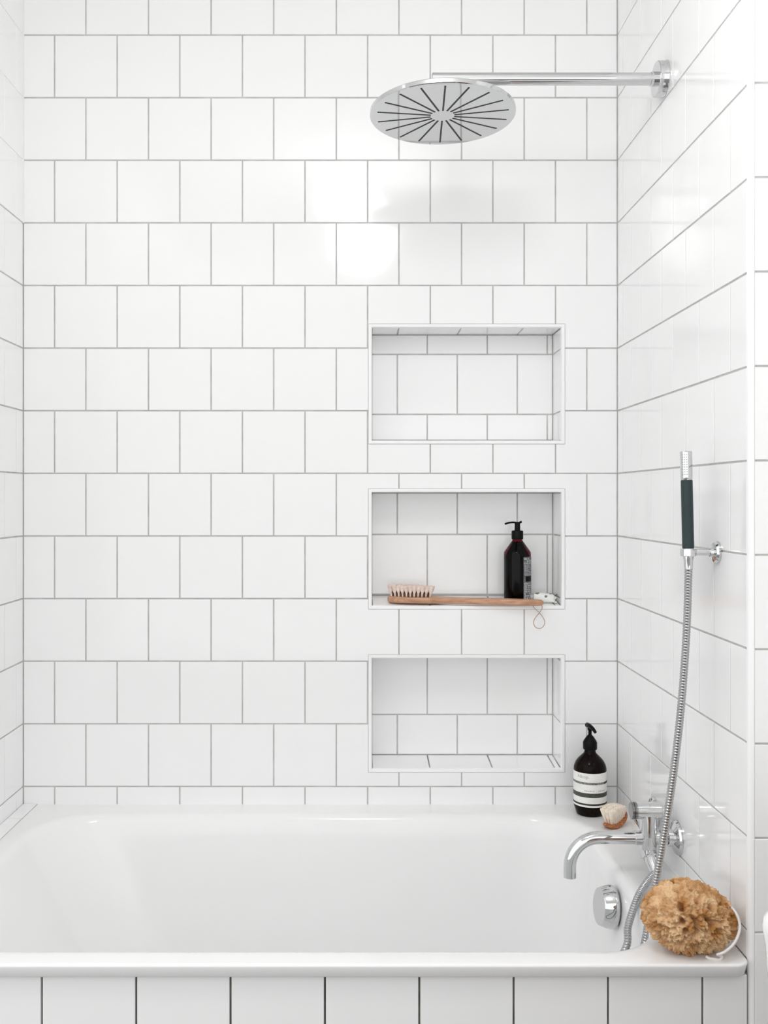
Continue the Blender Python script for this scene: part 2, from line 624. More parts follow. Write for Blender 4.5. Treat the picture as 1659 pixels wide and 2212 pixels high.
# ---- rest of the room behind the camera
o_ = link('floor', make_mesh('floor', *box(-3.0, 3.0, -3.5, YF + 0.04, -0.05, 0.0), 'floor'))
tag(o_, 'grey bathroom floor', 'floor', kind='structure')
o_ = link('ceiling', make_mesh('ceiling', *box(XL - 0.1, XS + 0.1, -0.6, YB + 0.1, CEIL, CEIL + 0.05), 'plaster'))
tag(o_, 'white plastered bathroom ceiling', 'ceiling', kind='structure')
o_ = link('wall_side', make_mesh('wall_side', *box(XS, XS + 0.05, 0.0, YF + 0.05, 0, CEIL), 'plaster'))
tag(o_, 'white plastered wall behind the washbasin', 'wall', kind='structure')

# ------------------------------------------------------------------ ceiling lamp with two opal globes (its light)
lamp = thing('ceiling_lamp', 'ceiling lamp with two lit opal globes on chrome rods', 'lamp', (0.0, 0.95, CEIL))
part(lamp, 'canopy', lathe([(0.06, 0), (0.06, -0.015), (0.05, -0.025), (0, -0.025)], (0, 0.95, CEIL)), 'chrome')
for (gx, gy, gz, gr) in ((-0.03, 0.86, ZC + 1.185, 0.098), (0.02, 1.06, ZC + 0.99, 0.112)):
    part(lamp, 'rod', tube(spline([(0, 0.95, CEIL - 0.02), (gx * 0.5, 0.95 + (gy - 0.95) * 0.5, CEIL - 0.04), (gx, gy, gz + gr - 0.004)], 8), 0.005, 8), 'chrome', 60)
    prof = [(0, -gr)] + [(gr * math.cos(-PI / 2 + PI * k / 16), gr * math.sin(-PI / 2 + PI * k / 16)) for k in range(1, 16)] + [(0, gr)]
    part(lamp, 'globe', lathe(prof, (gx, gy, gz), n=32), 'globe', 60)

# ------------------------------------------------------------------ bathtub
def rrect(x0, x1, y0, y1, rad, z, nc=14, ns=6):
    """rounded rectangle ring; rad = (front-left, front-right, back-right, back-left)"""
    fl, fr, br, bl = rad
    out = []
    cs = [((x0 + fl, y0 + fl), fl, PI), ((x1 - fr, y0 + fr), fr, 1.5 * PI), ((x1 - br, y1 - br), br, 0.0), ((x0 + bl, y1 - bl), bl, 0.5 * PI)]
    for i, ((cx, cy), r, a0) in enumerate(cs):
        arc = [Vector((cx + r * math.cos(a0 + PI / 2 * k / nc), cy + r * math.sin(a0 + PI / 2 * k / nc), z)) for k in range(nc + 1)]
        if out:
            a, b = out[-1], arc[0]
            out += [a.lerp(b, k / ns) for k in range(1, ns)]
        out += arc
    a, b = out[-1], out[0]
    out += [a.lerp(b, k / ns) for k in range(1, ns)]
    return out


BX0, BX1, BY0, BY1 = -0.815, XR - 0.0005, YF - 0.018, YB + 0.014
tub = thing('bathtub', 'white enamelled built-in bathtub with a rounded rim and chrome overflow', 'bathtub', (0, (BY0 + BY1) / 2, RIM - 0.45))
rings = []
ORAD = (0.03, 0.026, 0.006, 0.006)
def outer(d, z):
    return rrect(BX0 + d, BX1 - d, BY0 + d, BY1 - d, tuple(max(r - d, 0.002) for r in ORAD), z)
rings.append(outer(0.0155, RIM - 0.0215))
rings.append(outer(0.0062, RIM - 0.0225))
rings.append(outer(0.0045, RIM - 0.0210))
rings.append(outer(0.0016, RIM - 0.0080))
rings.append(outer(0.0007, RIM - 0.0045))
rings.append(outer(0.0008, RIM - 0.0028))
rings.append(outer(0.0020, RIM - 0.0010))
rings.append(outer(0.0040, RIM - 0.0002))
rings.append(outer(0.0075, RIM))
IX0, IX1, IY0, IY1 = -0.744, 0.527, YF + 0.030, 2.352
IR = (0.17, 0.125, 0.135, 0.16)
def inner(l, r, f, b, z, extra=0.0):
    return rrect(IX0 + l, IX1 - r, IY0 + f, IY1 - b, tuple(x + extra for x in IR), z)
def inset(d, z):
    return inner(d, d, d, d, z)
rings.append(inset(-0.012, RIM))
rings.append(inset(-0.004, RIM - 0.0006))
rings.append(inset(0.003, RIM - 0.003))
rings.append(inset(0.009, RIM - 0.008))
rings.append(inset(0.013, RIM - 0.016))
DEEP = 0.42
for s in (0.08, 0.16, 0.28, 0.42, 0.56, 0.70, 0.82, 0.90, 0.955, 0.985, 1.0):
    z = RIM - 0.016 - (DEEP - 0.016) * (1 - (1 - s) ** 1.0 if s < 0.8 else s)
    k = s if s < 0.8 else s + (s - 0.8) ** 1.6 * 2.2
    rings.append(inner(0.013 + 0.24 * k, 0.013 + 0.035 * k + 0.05 * max(0, k - 0.8), 0.013 + 0.06 * k, 0.013 + 0.07 * k, z))
z = rings[-1][0].z
c = Vector((-0.05, 2.0, z - 0.004))
rings.append([p.lerp(c, 0.5) - Vector((0, 0, 0.003)) for p in rings[-1]])
tv, tf = loft(rings, cap0=False, cap1=True)
part(tub, 'tub_shell', (tv, tf), 'enamel', 60)
sl6 = link('trim_6', make_mesh('rim_sealant', *loft([[(XR - 0.012, y, RIM - 0.002), (XR + 0.002, y, RIM - 0.002), (XR + 0.002, y, RIM + 0.0045), (XR - 0.0006, y, RIM + 0.0045), (XR - 0.0035, y, RIM + 0.0008), (XR - 0.012, y, RIM + 0.0002)] for y in (YB, YF + 0.055)]), 'bead_washout_white', 40))
tag(sl6, 'white silicone bead along the bath rim below the fittings', 'trim', kind='structure')
# overflow knob on the inside of the tap end
oc = at(1319, 1959, 1.965)
od = Vector((-1.0, -0.10, 0.10)).normalized()
ov = part(tub, 'overflow_knob', lathe([(0.030, -0.012), (0.041, -0.004), (0.042, 0.0), (0.0415, 0.004), (0.036, 0.022), (0.0345, 0.024), (0.020, 0.0245), (0, 0.0245)], oc, od, 48), 'chrome', 25)

# ------------------------------------------------------------------ rain shower
HX, HY, HZ = 0.1728, 2.05, ZC + 0.790
rs = thing('rain_shower', 'round chrome rain shower head with radial slots on a straight wall arm', 'shower', (XR, HY, ZC + 0.864))
AZ = ZC + 0.866
ar = part(rs, 'arm', rod((XR - 0.004, HY, AZ), (0.150, HY, AZ), 0.0128, 32, 0.002), 'chrome', 40)
part(rs, 'flange', lathe([(0.037, 0), (0.037, 0.003), (0.036, 0.005), (0.036, 0.018), (0.0345, 0.0195), (0.0145, 0.0195), (0.0145, 0.030), (0, 0.030)], (XR, HY, AZ), (-1, 0, 0), 48), 'chrome', 30)
part(rs, 'swivel', lathe([(0.0105, 0), (0.0105, 0.020), (0.016, 0.026), (0.018, 0.034), (0.014, 0.048), (0.012, 0.060), (0, 0.060)], (HX, HY, HZ + 0.010)), 'chrome')
TM = Matrix.Translation((HX, HY, HZ)) @ Matrix.Rotation(math.radians(-2.4), 4, 'X')
R = 0.1500
disc = xf(lathe([(0, 0), (R * 0.5, 0), (R - 0.0012, 0), (R, 0.0012), (R, 0.0085), (R - 0.002, 0.0105), (R * 0.6, 0.0125), (0, 0.014)], n=96), TM)
plate_ = part(rs, 'head_plate', disc, 'chrome', 25)
NS = 18
for k in range(NS):
    a = 2 * PI * k / NS + math.radians(90 - 2.5)
    g = box(0.165 * R, 0.905 * R, -0.0018, 0.0018, -0.0005, 0.002)
    g = xf(g, TM @ Matrix.Rotation(a, 4, 'Z'))
    part(plate_, 'slot', g, 'dark_slot', None)  # dark inlay bar, slightly proud, in place of a cut slot

# ------------------------------------------------------------------ hand shower, holder and hose
SY = 1.749
sb = at(1487.0, 1199, SY)
st = at(1481.8, 975, SY)
axis = (st - sb).normalized()
hs = thing('hand_shower', 'slim stick hand shower with dark grip and ribbed chrome hose', 'hand shower', sb)
L = (st - sb).length
part(hs, 'grip', lathe([(0.0095, 0.012), (0.0102, 0.013), (0.0102, 0.1310), (0.0096, 0.132)], sb, axis, 32), 'grip', 30, 'dark green-black ribbed grip')
part(hs, 'spray_head', lathe([(0.0092, 0.132), (0.0097, 0.133), (0.0103, 0.137), (0.0105, L - 0.002), (0.0098, L), (0, L)], sb, axis, 32), 'chrome', 30)
gs = []
side = Vector((-0.55, -0.83, 0)).normalized()
lat = axis.cross(side).normalized()
for i in range(9):
    for j in (-1, 0, 1):
        p = sb + axis * (0.142 + i * 0.0043)
        d = (side * 1.0 + lat * (0.38 * j)).normalized()
        gs.append(lathe([(0.0009, 0), (0.0007, 0.0009), (0, 0.0010)], p + d * 0.0102, d, 8))
part(hs, 'nozzles', join(*gs), 'ink_grey', 60, kind='stuff')
part(hs, 'hose_cone', lathe([(0.0093, 0.0125), (0.0090, -0.004), (0.0080, -0.010), (0.0072, -0.024), (0, -0.024)], sb, axis, 32), 'chrome', 30)
faucet_out = Vector((0.5755, 1.918, ZC - 0.7285))
hose_pts = [sb - axis * 0.018, at(1487, 1240, SY), at(1484.5, 1330, SY), at(1479, 1430, SY), at(1470, 1540, SY), at(1457.5, 1650, SY), at(1443, 1750, SY), at(1428, 1840, 1.752),
            at(1415, 1910, 1.755), at(1401.5, 1985, 1.757), at(1389, 2052, 1.757), (0.470, 1.757, ZC - 0.90), (0.435, 1.765, ZC - 0.965), (0.395, 1.775, ZC - 0.975), (0.395, 1.775, ZC - 0.915),
            at(1346, 2060, 1.775), at(1357, 2000, 1.805), at(1377, 1940, 1.845), at(1396, 1908, 1.885), at(1412, 1889, 1.910), faucet_out]
hp = resample(spline(hose_pts, 24), 0.00125)
rr = (0.0060, 0.0069, 0.0070, 0.0066)
hose = part(hs, 'hose', tube(hp, lambda i: rr[i % 4], 14), 'hose', 25, 'ribbed chrome hose')

hd = thing('shower_holder', 'small chrome wall holder for the hand shower', 'holder', (XR, SY, sb.z))
hz = at(1487, 1193, SY)
part(hd, 'wall_disc', lathe([(0.0195, 0), (0.0195, 0.004), (0.0165, 0.0075), (0.0085, 0.009), (0.0078, 0.014), (0, 0.014)], (XR, SY, hz.z), (-1, 0, 0), 40), 'chrome', 30)
part(hd, 'arm', rod((XR - 0.010, SY, hz.z), (hz.x + 0.010, SY, hz.z), 0.0058, 20), 'chrome', 40)
ringp = [(0.0097, -0.0068), (0.0130, -0.0068), (0.0137, -0.006), (0.0137, 0.006), (0.0130, 0.0068), (0.0097, 0.0068)]
V, Fc = [], []
n = 40
for k in range(n):
    a = 2 * PI * k / n
    V += [Vector((hz.x + r * math.cos(a), SY + r * math.sin(a), hz.z + h)) for r, h in ringp]
for k in range(n):
    for j in range(6):
        A, B_ = k * 6, ((k + 1) % n) * 6
        Fc.append((A + j, B_ + j, B_ + (j + 1) % 6, A + (j + 1) % 6))
part(hd, 'clip_ring', (V, Fc), 'chrome', 30)

# ------------------------------------------------------------------ bath faucet
FZ = ZC - 0.671
YN, YK = 1.965, 2.118           # the two wall unions, 153 mm apart
CX = 0.573                      # column
fc = thing('bath_faucet', 'chrome wall mounted bath mixer with curved spout', 'faucet', (XR, (YN + YK) / 2, FZ))
for y in (YN, YK):
    part(fc, 'wall_flange', lathe([(0.0335, 0), (0.0335, 0.003), (0.031, 0.007), (0.022, 0.011), (0.0175, 0.013), (0.0172, 0.022), (0.0140, 0.023), (0, 0.023)], (XR, y, FZ), (-1, 0, 0), 40), 'chrome', 28)
for y, xe in ((YN, CX + 0.008), (YK, CX + 0.022)):
    part(fc, 'union', join(rod((XR - 0.018, y, FZ), (xe, y, FZ), 0.0118), lathe([(0.0150, 0), (0.0160, 0.001), (0.0160, 0.011), (0.0150, 0.012)], (XR - 0.024, y, FZ), (-1, 0, 0), 6)), 'chrome', 30)
KZ = ZC - 0.6175
kn = part(fc, 'control_knob', lathe([(0.0150, 0), (0.0165, 0.0015), (0.0165, 0.0475), (0.0158, 0.048), (0.0158, 0.049), (0, 0.049)], (CX + 0.024, YN, KZ), (-1, 0, 0), 40), 'chrome', 28)
part(kn, 'knob_ring', lathe([(0.0150, 0), (0.0168, 0.0005), (0.0168, 0.0045), (0.0150, 0.005), (0.0150, 0.0065), (0.0168, 0.007), (0.0168, 0.0095), (0.0155, 0.0105), (0, 0.0105)], (CX - 0.0245, YN, KZ), (-1, 0, 0), 40), 'dark_metal', 25, 'dark grooved end ring')
part(fc, 'body', rod((CX + 0.027, YK + 0.014, FZ), (CX + 0.012, YN, FZ), 0.0175, 36, 0.003), 'chrome', 40)
part(fc, 'column', lathe([(0, -0.040), (0.0140, -0.040), (0.0155, -0.036), (0.0165, -0.020), (0.0168, 0.004), (0.0162, 0.0045), (0.0162, 0.0060), (0.0168, 0.0065), (0.0168, 0.046), (0, 0.046)], (CX, YN, FZ), (0, 0, 1), 40), 'chrome', 28)
sp = [(CX - 0.006, YN, FZ), (CX - 0.05, YN, FZ)]
ex, r0 = (1231 - VX) / F * YN, 0.056
for k in range(0, 13):
    a = PI / 2 + (PI / 2) * k / 12
    sp.append((ex + r0 + r0 * math.cos(a), YN, FZ - r0 + r0 * math.sin(a)))
sp.append((ex, YN, FZ - r0 - 0.022))
part(fc, 'spout', tube(sp, 0.0124, 28), 'chrome', 45)
part(fc, 'spout_collar', lathe([(0.0128, 0), (0.0138, 0.001), (0.0138, 0.013), (0.0128, 0.014)], (CX - 0.014, YN, FZ), (-1, 0, 0), 36), 'chrome', 30)
o1 = Vector((CX, YN - 0.004, FZ - 0.028))
part(fc, 'hose_outlet', lathe([(0.0140, -0.004), (0.0150, 0.004), (0.0150, 0.012), (0.0125, 0.0135), (0.0125, 0.017), (0.0135, 0.018), (0.0125, 0.030), (0.0090, 0.049), (0.0080, 0.055), (0, 0.055)], o1, (faucet_out - o1), 32), 'chrome', 28)

# ------------------------------------------------------------------ curved label patches and lettering
def cyl_patch(c, r, a0, a1, z0, z1, n=20, thick=0.0003):
    """patch on a cylinder; angle 0 faces the camera (-y), positive to +x"""
    V = []
    for k in range(n + 1):
        a = a0 + (a1 - a0) * k / n
        for rr_, z in ((r, z0), (r, z1), (r + thick, z1), (r + thick, z0)):
            V.append(Vector((c[0] + rr_ * math.sin(a), c[1] - rr_ * math.cos(a), c[2] + z)))
    Fc = []
    for k in range(n):
        A, B_ = 4 * k, 4 * k + 4
        for j in range(4):
            Fc.append((A + j, A + (j + 1) % 4, B_ + (j + 1) % 4, B_ + j))
    Fc += [(0, 3, 2, 1), (4 * n, 4 * n + 1, 4 * n + 2, 4 * n + 3)]
    return V, Fc


def cyl_text(txt, c, r, a0, zbase, size):
    cu = bpy.data.curves.new('lettering', 'FONT')
    cu.body = txt
    cu.size = size
    cu.resolution_u = 3
    ob = bpy.data.objects.new('lettering', cu)
    COL.objects.link(ob)
    dg = bpy.context.evaluated_depsgraph_get()
    me = bpy.data.meshes.new_from_object(ob.evaluated_get(dg))
    V = [Vector((c[0] + r * math.sin(a0 + v.co.x / r), c[1] - r * math.cos(a0 + v.co.x / r), c[2] + zbase + v.co.y)) for v in me.vertices]
    Fc = [tuple(p.vertices) for p in me.polygons]
    bpy.data.objects.remove(ob)
    bpy.data.curves.remove(cu)
    bpy.data.meshes.remove(me)
    return V, Fc


# ------------------------------------------------------------------ soap bottle with the banded paper label on the bath rim
bc = at(1274.5, 1757, 2.356)
bc.z = RIM
b1 = thing('soap_bottle', 'black pump bottle with banded white paper label standing on the bath rim', 'bottle', bc)
mm = 0.001
bd = part(b1, 'bottle_body', lathe([(r * mm, h * mm) for r, h in ((0, 0), (29, 0), (31.5, 1.5), (33, 5), (37.4, 19), (38.3, 22), (38.3, 108), (37.6, 113), (35.6, 119), (32.5, 125), (28, 131), (22, 137), (17, 141.5), (14, 145), (13, 150), (13, 156), (0, 156))], bc, n=56), 'amber', 30)
lb = part(b1, 'label', cyl_patch(bc, 0.0384, -PI * 0.62, PI * 0.62, 0.025, 0.104, 48), 'label', 40)
for nm, z0, z1, m_ in (('label_band', 78, 83, 'band_grey'), ('label_band', 48, 58, 'band_olive'), ('label_band', 29.5, 33.5, 'band_black')):
    part(lb, nm, cyl_patch(bc, 0.0386, -PI * 0.62, PI * 0.62, z0 * mm, z1 * mm, 48), m_, 40)
part(lb, 'label_band', cyl_patch(bc, 0.0387, 0.75, 1.35, 78 * mm, 83 * mm, 12), 'band_black', 40)
part(lb, 'lettering', cyl_text('Aēsop.', bc, 0.03885, -1.05, 0.0925, 0.0105), 'ink_grey', None)
gs = []
x = -0.55
while x < 0.75:
    w_ = random.uniform(0.04, 0.10)
    if abs(x - 0.12) > 0.08:
        gs.append(cyl_patch(bc, 0.0386, x, x + w_, 0.0625, 0.0625 + random.uniform(0.0012, 0.0018), 3))
    x += w_ + 0.03
part(lb, 'small_print', join(*gs), 'ink_grey', 40, kind='stuff')
pm = part(b1, 'pump', lathe([(r * mm, h * mm) for r, h in ((0, 152), (13, 152), (16, 153), (16.6, 156), (16.6, 169), (15, 173), (11.5, 178), (9.0, 182), (6.2, 185), (4.2, 187), (4.0, 196), (5.6, 198), (6.0, 203), (5.6, 208), (0, 209))], bc, n=36), 'black', 35)
part(pm, 'nozzle', tube(spline([bc + Vector((-0.005, 0.006, 0.2085)), bc + Vector((-0.003, -0.008, 0.2095)), bc + Vector((0.001, -0.022, 0.2065)), bc + Vector((0.005, -0.033, 0.2000))], 8), lambda i: 0.0060 - 0.0001 * i, 14), 'black', 40)

# ------------------------------------------------------------------ reddish bottle in the middle niche
NF2 = NICHES[1][0] + FW                       # front height of the middle niche floor
def nf2(y):
    return NF2 + 0.0135 * (y - YB) / ND
ry = 2.474
rc = Vector(((1117.6 - VX) / F * ry, ry, nf2(ry) - 0.0015))
b2 = thing('soap_bottle', 'dark red pump bottle with narrow grey side label in the middle niche', 'bottle', rc)
part(b2, 'bottle_body', lathe([(r * mm, h * mm) for r, h in ((0, 0), (31, 0), (33, 1.5), (33.6, 4), (33.6, 119), (33.2, 123), (31.5, 126.5), (14.5, 150), (12.5, 153), (12.5, 158), (0, 158))], rc, n=56), 'red_glass', 30)
part(b2, 'liquid', lathe([(r * mm, h * mm) for r, h in ((0, 1.2), (30.5, 1.2), (31.6, 4), (31.6, 99), (27.5, 107), (22.0, 116), (8.5, 146), (0, 146))], rc, n=56), 'liquid', 30)
lb2 = part(b2, 'label', cyl_patch(rc, 0.0337, 0.30, 1.62, 0.0065, 0.113, 18), 'label_dark', 40)
gs = []
z = 0.110
while z > 0.009:
    if not (0.052 < z < 0.067):
        big = z < 0.05 or z > 0.098
        hgt = random.uniform(0.0028, 0.0042) if big else 0.0009
        a = 0.36
        while a < 1.42:
            w_ = random.uniform(0.10, 0.26) if big else random.uniform(0.10, 0.4)
            if random.random() < 0.85:
                gs.append(cyl_patch(rc, 0.03385, a, min(a + w_, 1.46), z - hgt, z, 3))
            a += w_ + random.uniform(0.05, 0.1)
        z -= hgt + (0.0016 if big else 0.0011)
    else:
        z -= 0.002
part(lb2, 'small_print', join(*gs), 'ink_light', 40, kind='stuff')
part(lb2, 'print_square', cyl_patch(rc, 0.0339, 0.48, 1.25, 0.0525, 0.0655, 8), 'black', 40)
pm2 = part(b2, 'pump', lathe([(r * mm, h * mm) for r, h in ((0, 155), (12.5, 155), (14.3, 156), (14.6, 158), (14.6, 175), (13.5, 177), (7.2, 178), (6.8, 194), (6.6, 197), (7.6, 198.5), (0, 198.5))], rc, n=36), 'black', 30)
part(pm2, 'nozzle', tube(spline([rc + Vector((0.0105, 0, 0.1995)), rc + Vector((0.004, 0, 0.1965)), rc + Vector((-0.010, 0, 0.1975)), rc + Vector((-0.022, -0.002, 0.1965)), rc + Vector((-0.0315, -0.003, 0.1935))], 8), lambda i: 0.0024 if i > 8 else 0.0028, 12), 'black', 50)

# ------------------------------------------------------------------ bath brush on the niche edge
hl = at(837.5, 1294, 2.458)
hr = at(1174.5, 1305, 2.400)
zb_ = NF2 + 0.0022
hl.z = zb_ + 0.0115
hr.z = zb_ + 0.0075
br = thing('bath_brush', 'long handled wooden bath brush with pale bristles lying in the niche', 'brush', (hl.x, hl.y, zb_))
dirv = (hr - hl)
LB = dirv.length
dx = dirv.normalized()
dy = Vector((-dx.y, dx.x, 0)).normalized()
dz = dx.cross(dy)
secs = [(0.0, 0.004, 0.0045), (0.003, 0.013, 0.0070), (0.010, 0.020, 0.0085), (0.03, 0.026, 0.0090), (0.065, 0.027, 0.0090), (0.10, 0.024, 0.0088), (0.122, 0.016, 0.0085), (0.145, 0.0105, 0.0082),
        (0.20, 0.0095, 0.0080), (0.28, 0.0105, 0.0082), (0.34, 0.0115, 0.0080), (0.365, 0.0110, 0.0075), (LB - 0.005, 0.0085, 0.0066), (LB, 0.003, 0.003)]
rings = []
for s, w_, h_ in secs:
    c = hl + dx * s
    ring = []
    for k in range(20):
        a = 2 * PI * k / 20
        ca, sa = math.cos(a), math.sin(a)
        e = 0.6
        ring.append(c + dy * (w_ * math.copysign(abs(ca) ** e, ca)) + dz * (h_ * math.copysign(abs(sa) ** e, sa)))
    rings.append(ring)
part(br, 'handle', loft(rings), 'wood', 50)
gb, gr_ = [], []
for i in range(11):
    for j in range(-2, 3):
        s = 0.011 + i * 0.0094
        w_ = 0.026 * math.sqrt(max(0.02, 1 - ((s - 0.058) / 0.062) ** 2))
        o = j * 0.36 * w_
        base = hl + dx * s + dy * o + dz * 0.0082
        d = (dz + dx * ((s - 0.058) * 3.2) + dy * (o * 6)).normalized()
        hgt = 0.0265 + random.uniform(-0.0008, 0.0008) - 0.0003 * max(0, i - 7) * 2
        gb.append(lathe([(0.0022, 0), (0.0026, hgt * 0.3), (0.0056, hgt * 0.60), (0.0068, hgt - 0.0012), (0.0050, hgt), (0, hgt + 0.0004)], base, d, 9))
        # stray hairs
        for q in range(5):
            a = random.uniform(0, 2 * PI)
            tip = base + d * (hgt + random.uniform(0.0, 0.0012)) + dx * (0.0062 * math.cos(a)) + dy * (0.0062 * math.sin(a))
            gb.append(rod(base + d * hgt * 0.2, tip, 0.00032, 4))
        if i < 10:
            gr_.append(lathe([(0.0032, 0), (0.0024, 0.0080), (0, 0.0110)], hl + dx * (s + 0.0047) + dy * o + dz * 0.0080, dz, 6))  # dark cones added as painted shade in the gaps between tufts
part(br, 'bristles', join(*gb), 'bristle', 60, 'pale bristle tufts', 'stuff')
part(br, 'gap_shade_cones', join(*gr_), 'bristle_root', 60, 'dark cones imitating shade between the tufts', 'stuff')
cy = 2.3975
cp = [at(1150, 1307, cy), at(1154, 1313, cy), at(1165, 1324, cy - 0.001), at(1173, 1334, cy), at(1177, 1345, cy), at(1172, 1355, cy), at(1164, 1357.5, cy), at(1156, 1354, cy), at(1152.5, 1344, cy), at(1157, 1334, cy), at(1165, 1324, cy + 0.0015), at(1171, 1314, cy), at(1170, 1306, cy)]
part(br, 'hanging_cord', tube(spline(cp, 8), 0.0009, 8), 'cord', 60, 'thin brown hanging loop')

# ------------------------------------------------------------------ cream tube in the corner of the niche
ty = 2.462
tz = nf2(ty) + 0.0128
t0 = Vector(((1142 - VX) / F * ty, ty + 0.004, tz))
t1 = Vector((NU1 - FW - 0.006, ty - 0.012, tz - 0.002))
tb = thing('cream_tube', 'small white tube with dark print lying in the niche corner', 'tube', (t0.x, t0.y, nf2(ty)))
d = (t1 - t0)
LT = d.length
dx_ = d.normalized()
dy_ = Vector((-dx_.y, dx_.x, 0)).normalized()
dz_ = dx_.cross(dy_)
part(tb, 'cap', lathe([(0.0075, 0), (0.0085, 0.001), (0.0085, 0.0125), (0.0075, 0.0135)], t0, dx_, 18), 'tube_cap', 30)
rings = []
for s, w_, h_ in ((0.0125, 0.006, 0.006), (0.0140, 0.0120, 0.0120), (0.018, 0.0132, 0.0130), (0.035, 0.0138, 0.0125), (0.050, 0.0142, 0.0105), (0.062, 0.0150, 0.0085), (LT - 0.006, 0.0155, 0.0042), (LT - 0.004, 0.0155, 0.0012), (LT, 0.0155, 0.0010)):
    c = t0 + dx_ * s
    ring = []
    tw = 0.9 * max(0, (s - 0.03)) / 0.05
    for k in range(24):
        a = 2 * PI * k / 24
        y_, z_ = w_ * math.cos(a), h_ * math.sin(a) + 0.0012 * math.sin(90 * s + 2 * a)
        # twist so that the flat crimp leans, as the tube lies
        y2, z2 = y_ * math.cos(tw) - z_ * math.sin(tw), y_ * math.sin(tw) + z_ * math.cos(tw)
        ring.append(c + dy_ * y2 + dz_ * max(z2, -0.0125))
    rings.append(ring)
part(tb, 'tube_body', loft(rings), 'tube', 50)

# ------------------------------------------------------------------ nail brush on the rim
nb = at(1329, 1787, 2.262)
nb.z = RIM
nail = thing('nail_brush', 'small curved wooden nail brush with cream bristles beside the faucet', 'brush', nb)
ndx = Vector((0.80, 0.60, 0.0)).normalized()
ndy = Vector((-ndx.y, ndx.x, 0))
rings = []
for k in range(17):
    s = -0.0355 + 0.071 * k / 16
    t_ = s / 0.0355
    lift = 0.014 * t_ * t_ + 0.008 * t_ + 0.0008
    w_ = 0.0165 * math.sqrt(max(0.05, 1 - abs(t_) ** 3.5))
    h_ = 0.0052 * math.sqrt(max(0.12, 1 - abs(t_) ** 5))
    tang = Vector((1, 0, 0)) 
    sl_ = (0.028 * t_ + 0.005) / 0.0355
    up = Vector((-sl_, 0, 1)).normalized()
    upw = ndx * up.x + Vector((0, 0, up.z))
    c = nb + ndx * s + Vector((0, 0, lift + 0.0056))
    ring = []
    for q in range(16):
        a = 2 * PI * q / 16
        ca, sa = math.cos(a), math.sin(a)
        ring.append(c + ndy * (w_ * math.copysign(abs(ca) ** 0.6, ca)) + upw * (h_ * math.copysign(abs(sa) ** 0.7, sa)))
    rings.append(ring)
part(nail, 'wooden_base', loft(rings), 'wood_red', 50)
gb = []
for i in range(7):
    for j in range(-1, 2):
        t_ = -0.60 + 1.16 * i / 6
        s = t_ * 0.0355
        sl_ = (0.028 * t_ + 0.005) / 0.0355
        up = Vector((-sl_ * 0.25, 0, 1)).normalized()
        base = nb + ndx * s + Vector((0, 0, 0.014 * t_ * t_ + 0.008 * t_ + 0.0095)) + ndy * (j * 0.0066)
        top = 0.050 - 0.012 * t_ * t_ - (base.z - RIM)
        d_ = (Vector((0, 0, 1)) - ndx * 0.16 + ndx * t_ * 0.10 + ndy * (j * 0.18)).normalized()
        gb.append(lathe([(0.0030, 0), (0.0036, top * 0.3), (0.0056, top * 0.6), (0.0064, top - 0.002), (0.0040, top), (0, top + 0.001)], base, d_, 9))
        for q in range(6):
            a = random.uniform(0, 2 * PI)
            gb.append(rod(base + d_ * top * 0.2, base + d_ * (top + random.uniform(0, 0.0012)) + ndx * (0.0060 * math.cos(a)) + ndy * (0.0060 * math.sin(a)), 0.0004, 4))
part(nail, 'bristles', join(*gb), 'bristle_cream', 60, 'cream bristle tufts', 'stuff')

# ------------------------------------------------------------------ natural sponge with white cord
SC = Vector((0.5475, 1.646, RIM + 0.0560))
SR = Vector((0.0780, 0.055, 0.0600))
sg = thing('sponge', 'large honey coloured natural sponge with a white cord on the bath rim', 'sponge', (SC.x, SC.y, RIM))
V, Fc = [], []
nu, nv = 320, 200
def sponge_pt(dv):
    # overall outline: high on one side, a shoulder, then lower on the other
    ax = dv.x
    stretch = 1.0 + 0.06 * dv.z * (-ax) + 0.03 * noise.noise(dv * 1.7 + Vector((3, 1, 7)))
    if dv.z > 0 and ax > 0:
        stretch -= 0.13 * dv.z * ax
    base = Vector((dv.x * SR.x, dv.y * SR.y, dv.z * SR.z)) * stretch
    q = base * 92.0
    q = q + Vector((noise.noise(q * 0.6), noise.noise(q * 0.6 + Vector((9, 2, 1))), noise.noise(q * 0.6 + Vector((4, 8, 3))))) * 0.55
    ds, _ = noise.voronoi(q)
    lump = 1.0 - min(1.0, ds[0] * 1.15) ** 2
    q2 = base * 225.0 + Vector((2, 7, 1))
    ds2, _ = noise.voronoi(q2)
    small = 1.0 - min(1.0, ds2[0] * 1.2) ** 2
    fine = noise.noise(base * 420.0)
    hole = max(0.0, noise.noise(base * 88.0 + Vector((5, 5, 5))) - 0.12)
    low = 0.70 + 0.75 * max(0.0, -dv.z + 0.25) + 0.25 * max(0.0, -dv.y)
    disp = (0.0088 * (lump - 0.8) + 0.0042 * (small - 0.6) + 0.0012 * fine - 0.034 * hole) * low
    p = base + dv.normalized() * disp
    return p
for j in range(nv + 1):
    th = PI * j / nv
    for i in range(nu):
        ph = 2 * PI * i / nu
        dv = Vector((math.sin(th) * math.cos(ph), math.sin(th) * math.sin(ph), math.cos(th)))
        p = sponge_pt(dv) + SC
        zmin = RIM + 0.0006
        if p.z < zmin: p.z = zmin
        if p.x > XR - 0.001: p.x = XR - 0.001
        V.append(p)
for j in range(nv):
    for i in range(nu):
        l = (i + 1) % nu
        Fc.append((j * nu + i, (j + 1) * nu + i, (j + 1) * nu + l, j * nu + l))
part(sg, 'sponge_body', (V, Fc), 'sponge', 180)
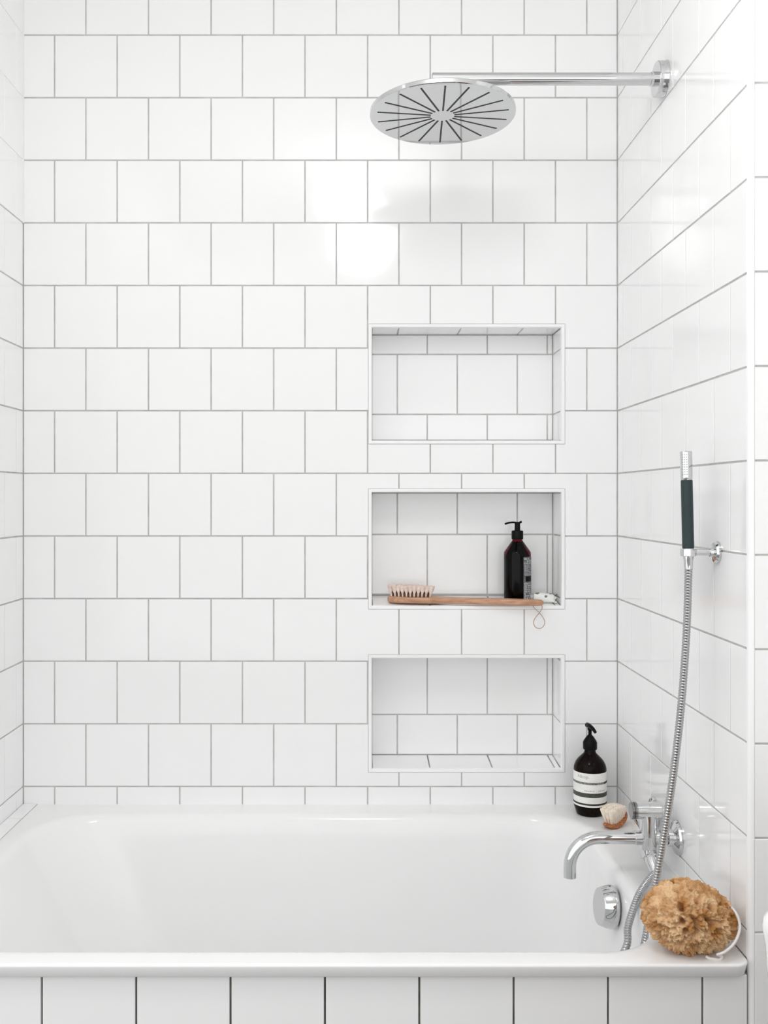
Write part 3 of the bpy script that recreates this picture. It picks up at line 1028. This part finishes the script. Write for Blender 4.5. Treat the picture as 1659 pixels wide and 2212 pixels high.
cpts = [at(1568, 1952, 1.640), at(1584, 1965, 1.630), at(1594, 1982, 1.622), at(1598, 2003, 1.616), at(1593, 2024, 1.610), at(1583, 2041, 1.604), at(1569, 2054, 1.598), at(1558, 2060, 1.594)]
loop = [at(1550, 2062, 1.600), at(1559, 2066, 1.606), at(1555, 2073.5, 1.606), at(1545, 2074.5, 1.607), at(1533, 2070, 1.609), at(1525, 2066, 1.612)]
for p in loop:
    p.z = max(p.z, RIM + 0.0016)
part(sg, 'cord', tube(spline(cpts + loop, 8), 0.0023, 10), 'cord_white', 60, 'white cord loop')

# ------------------------------------------------------------------ washbasin beside the bath
bx0, bx1, by0, by1, bt = 0.4725, XS, 0.62, 1.205, 0.853
basin = thing('washbasin', 'white rounded ceramic washbasin in front of the tiled room wall', 'washbasin', (XS, (by0 + by1) / 2, bt - 0.14))
rings = []
def bring(d, z, r):
    return rrect(bx0 + d, bx1, by0 + d, by1 - d, (r, 0.004, 0.004, r), z, 10, 4)
for d, z, r in ((0.16, bt - 0.150, 0.05), (0.06, bt - 0.144, 0.05), (0.022, bt - 0.132, 0.05), (0.009, bt - 0.115, 0.05), (0.0055, bt - 0.08, 0.05), (0.0025, bt - 0.035, 0.05), (0.0, bt - 0.016, 0.05), (0.002, bt - 0.006, 0.05), (0.010, bt, 0.045)):
    rings.append(bring(d, z, r))
def bowl(d, z):
    return rrect(bx0 + d, bx1 - 0.10 - d * 0.6, by0 + d, by1 - d, (0.06,) * 4, z, 10, 4)
for d, z in ((0.022, bt), (0.030, bt - 0.006), (0.040, bt - 0.04), (0.07, bt - 0.09), (0.12, bt - 0.11), (0.16, bt - 0.114)):
    rings.append(bowl(d, z))
part(basin, 'basin_shell', loft(rings), 'enamel', 50)

vc = thing('reflection_cabinet', 'unseen reddish brown wooden cabinet added for reflections in the chrome', 'cabinet', (XS, (by0 + by1) / 2, 0.2))  # unseen cabinet, added to give the chrome dark brown reflections
part(vc, 'carcass', box(0.66, XS - 0.001, by0 + 0.05, by1 - 0.05, 0.20, bt - 0.1505), 'door', None)
for y0_, y1_ in ((by0 + 0.052, (by0 + by1) / 2 - 0.002), ((by0 + by1) / 2 + 0.002, by1 - 0.052)):
    dd = part(vc, 'door', box(0.642, 0.659, y0_, y1_, 0.205, bt - 0.156), 'door', None)
    yk = (by0 + by1) / 2 + (0.03 if y0_ > 0.9 else -0.03)
    part(dd, 'knob', lathe([(0.004, 0), (0.004, 0.01), (0.010, 0.014), (0.010, 0.02), (0, 0.022)], (0.643, yk, 0.5), (-1, 0, 0), 20), 'chrome', 40)
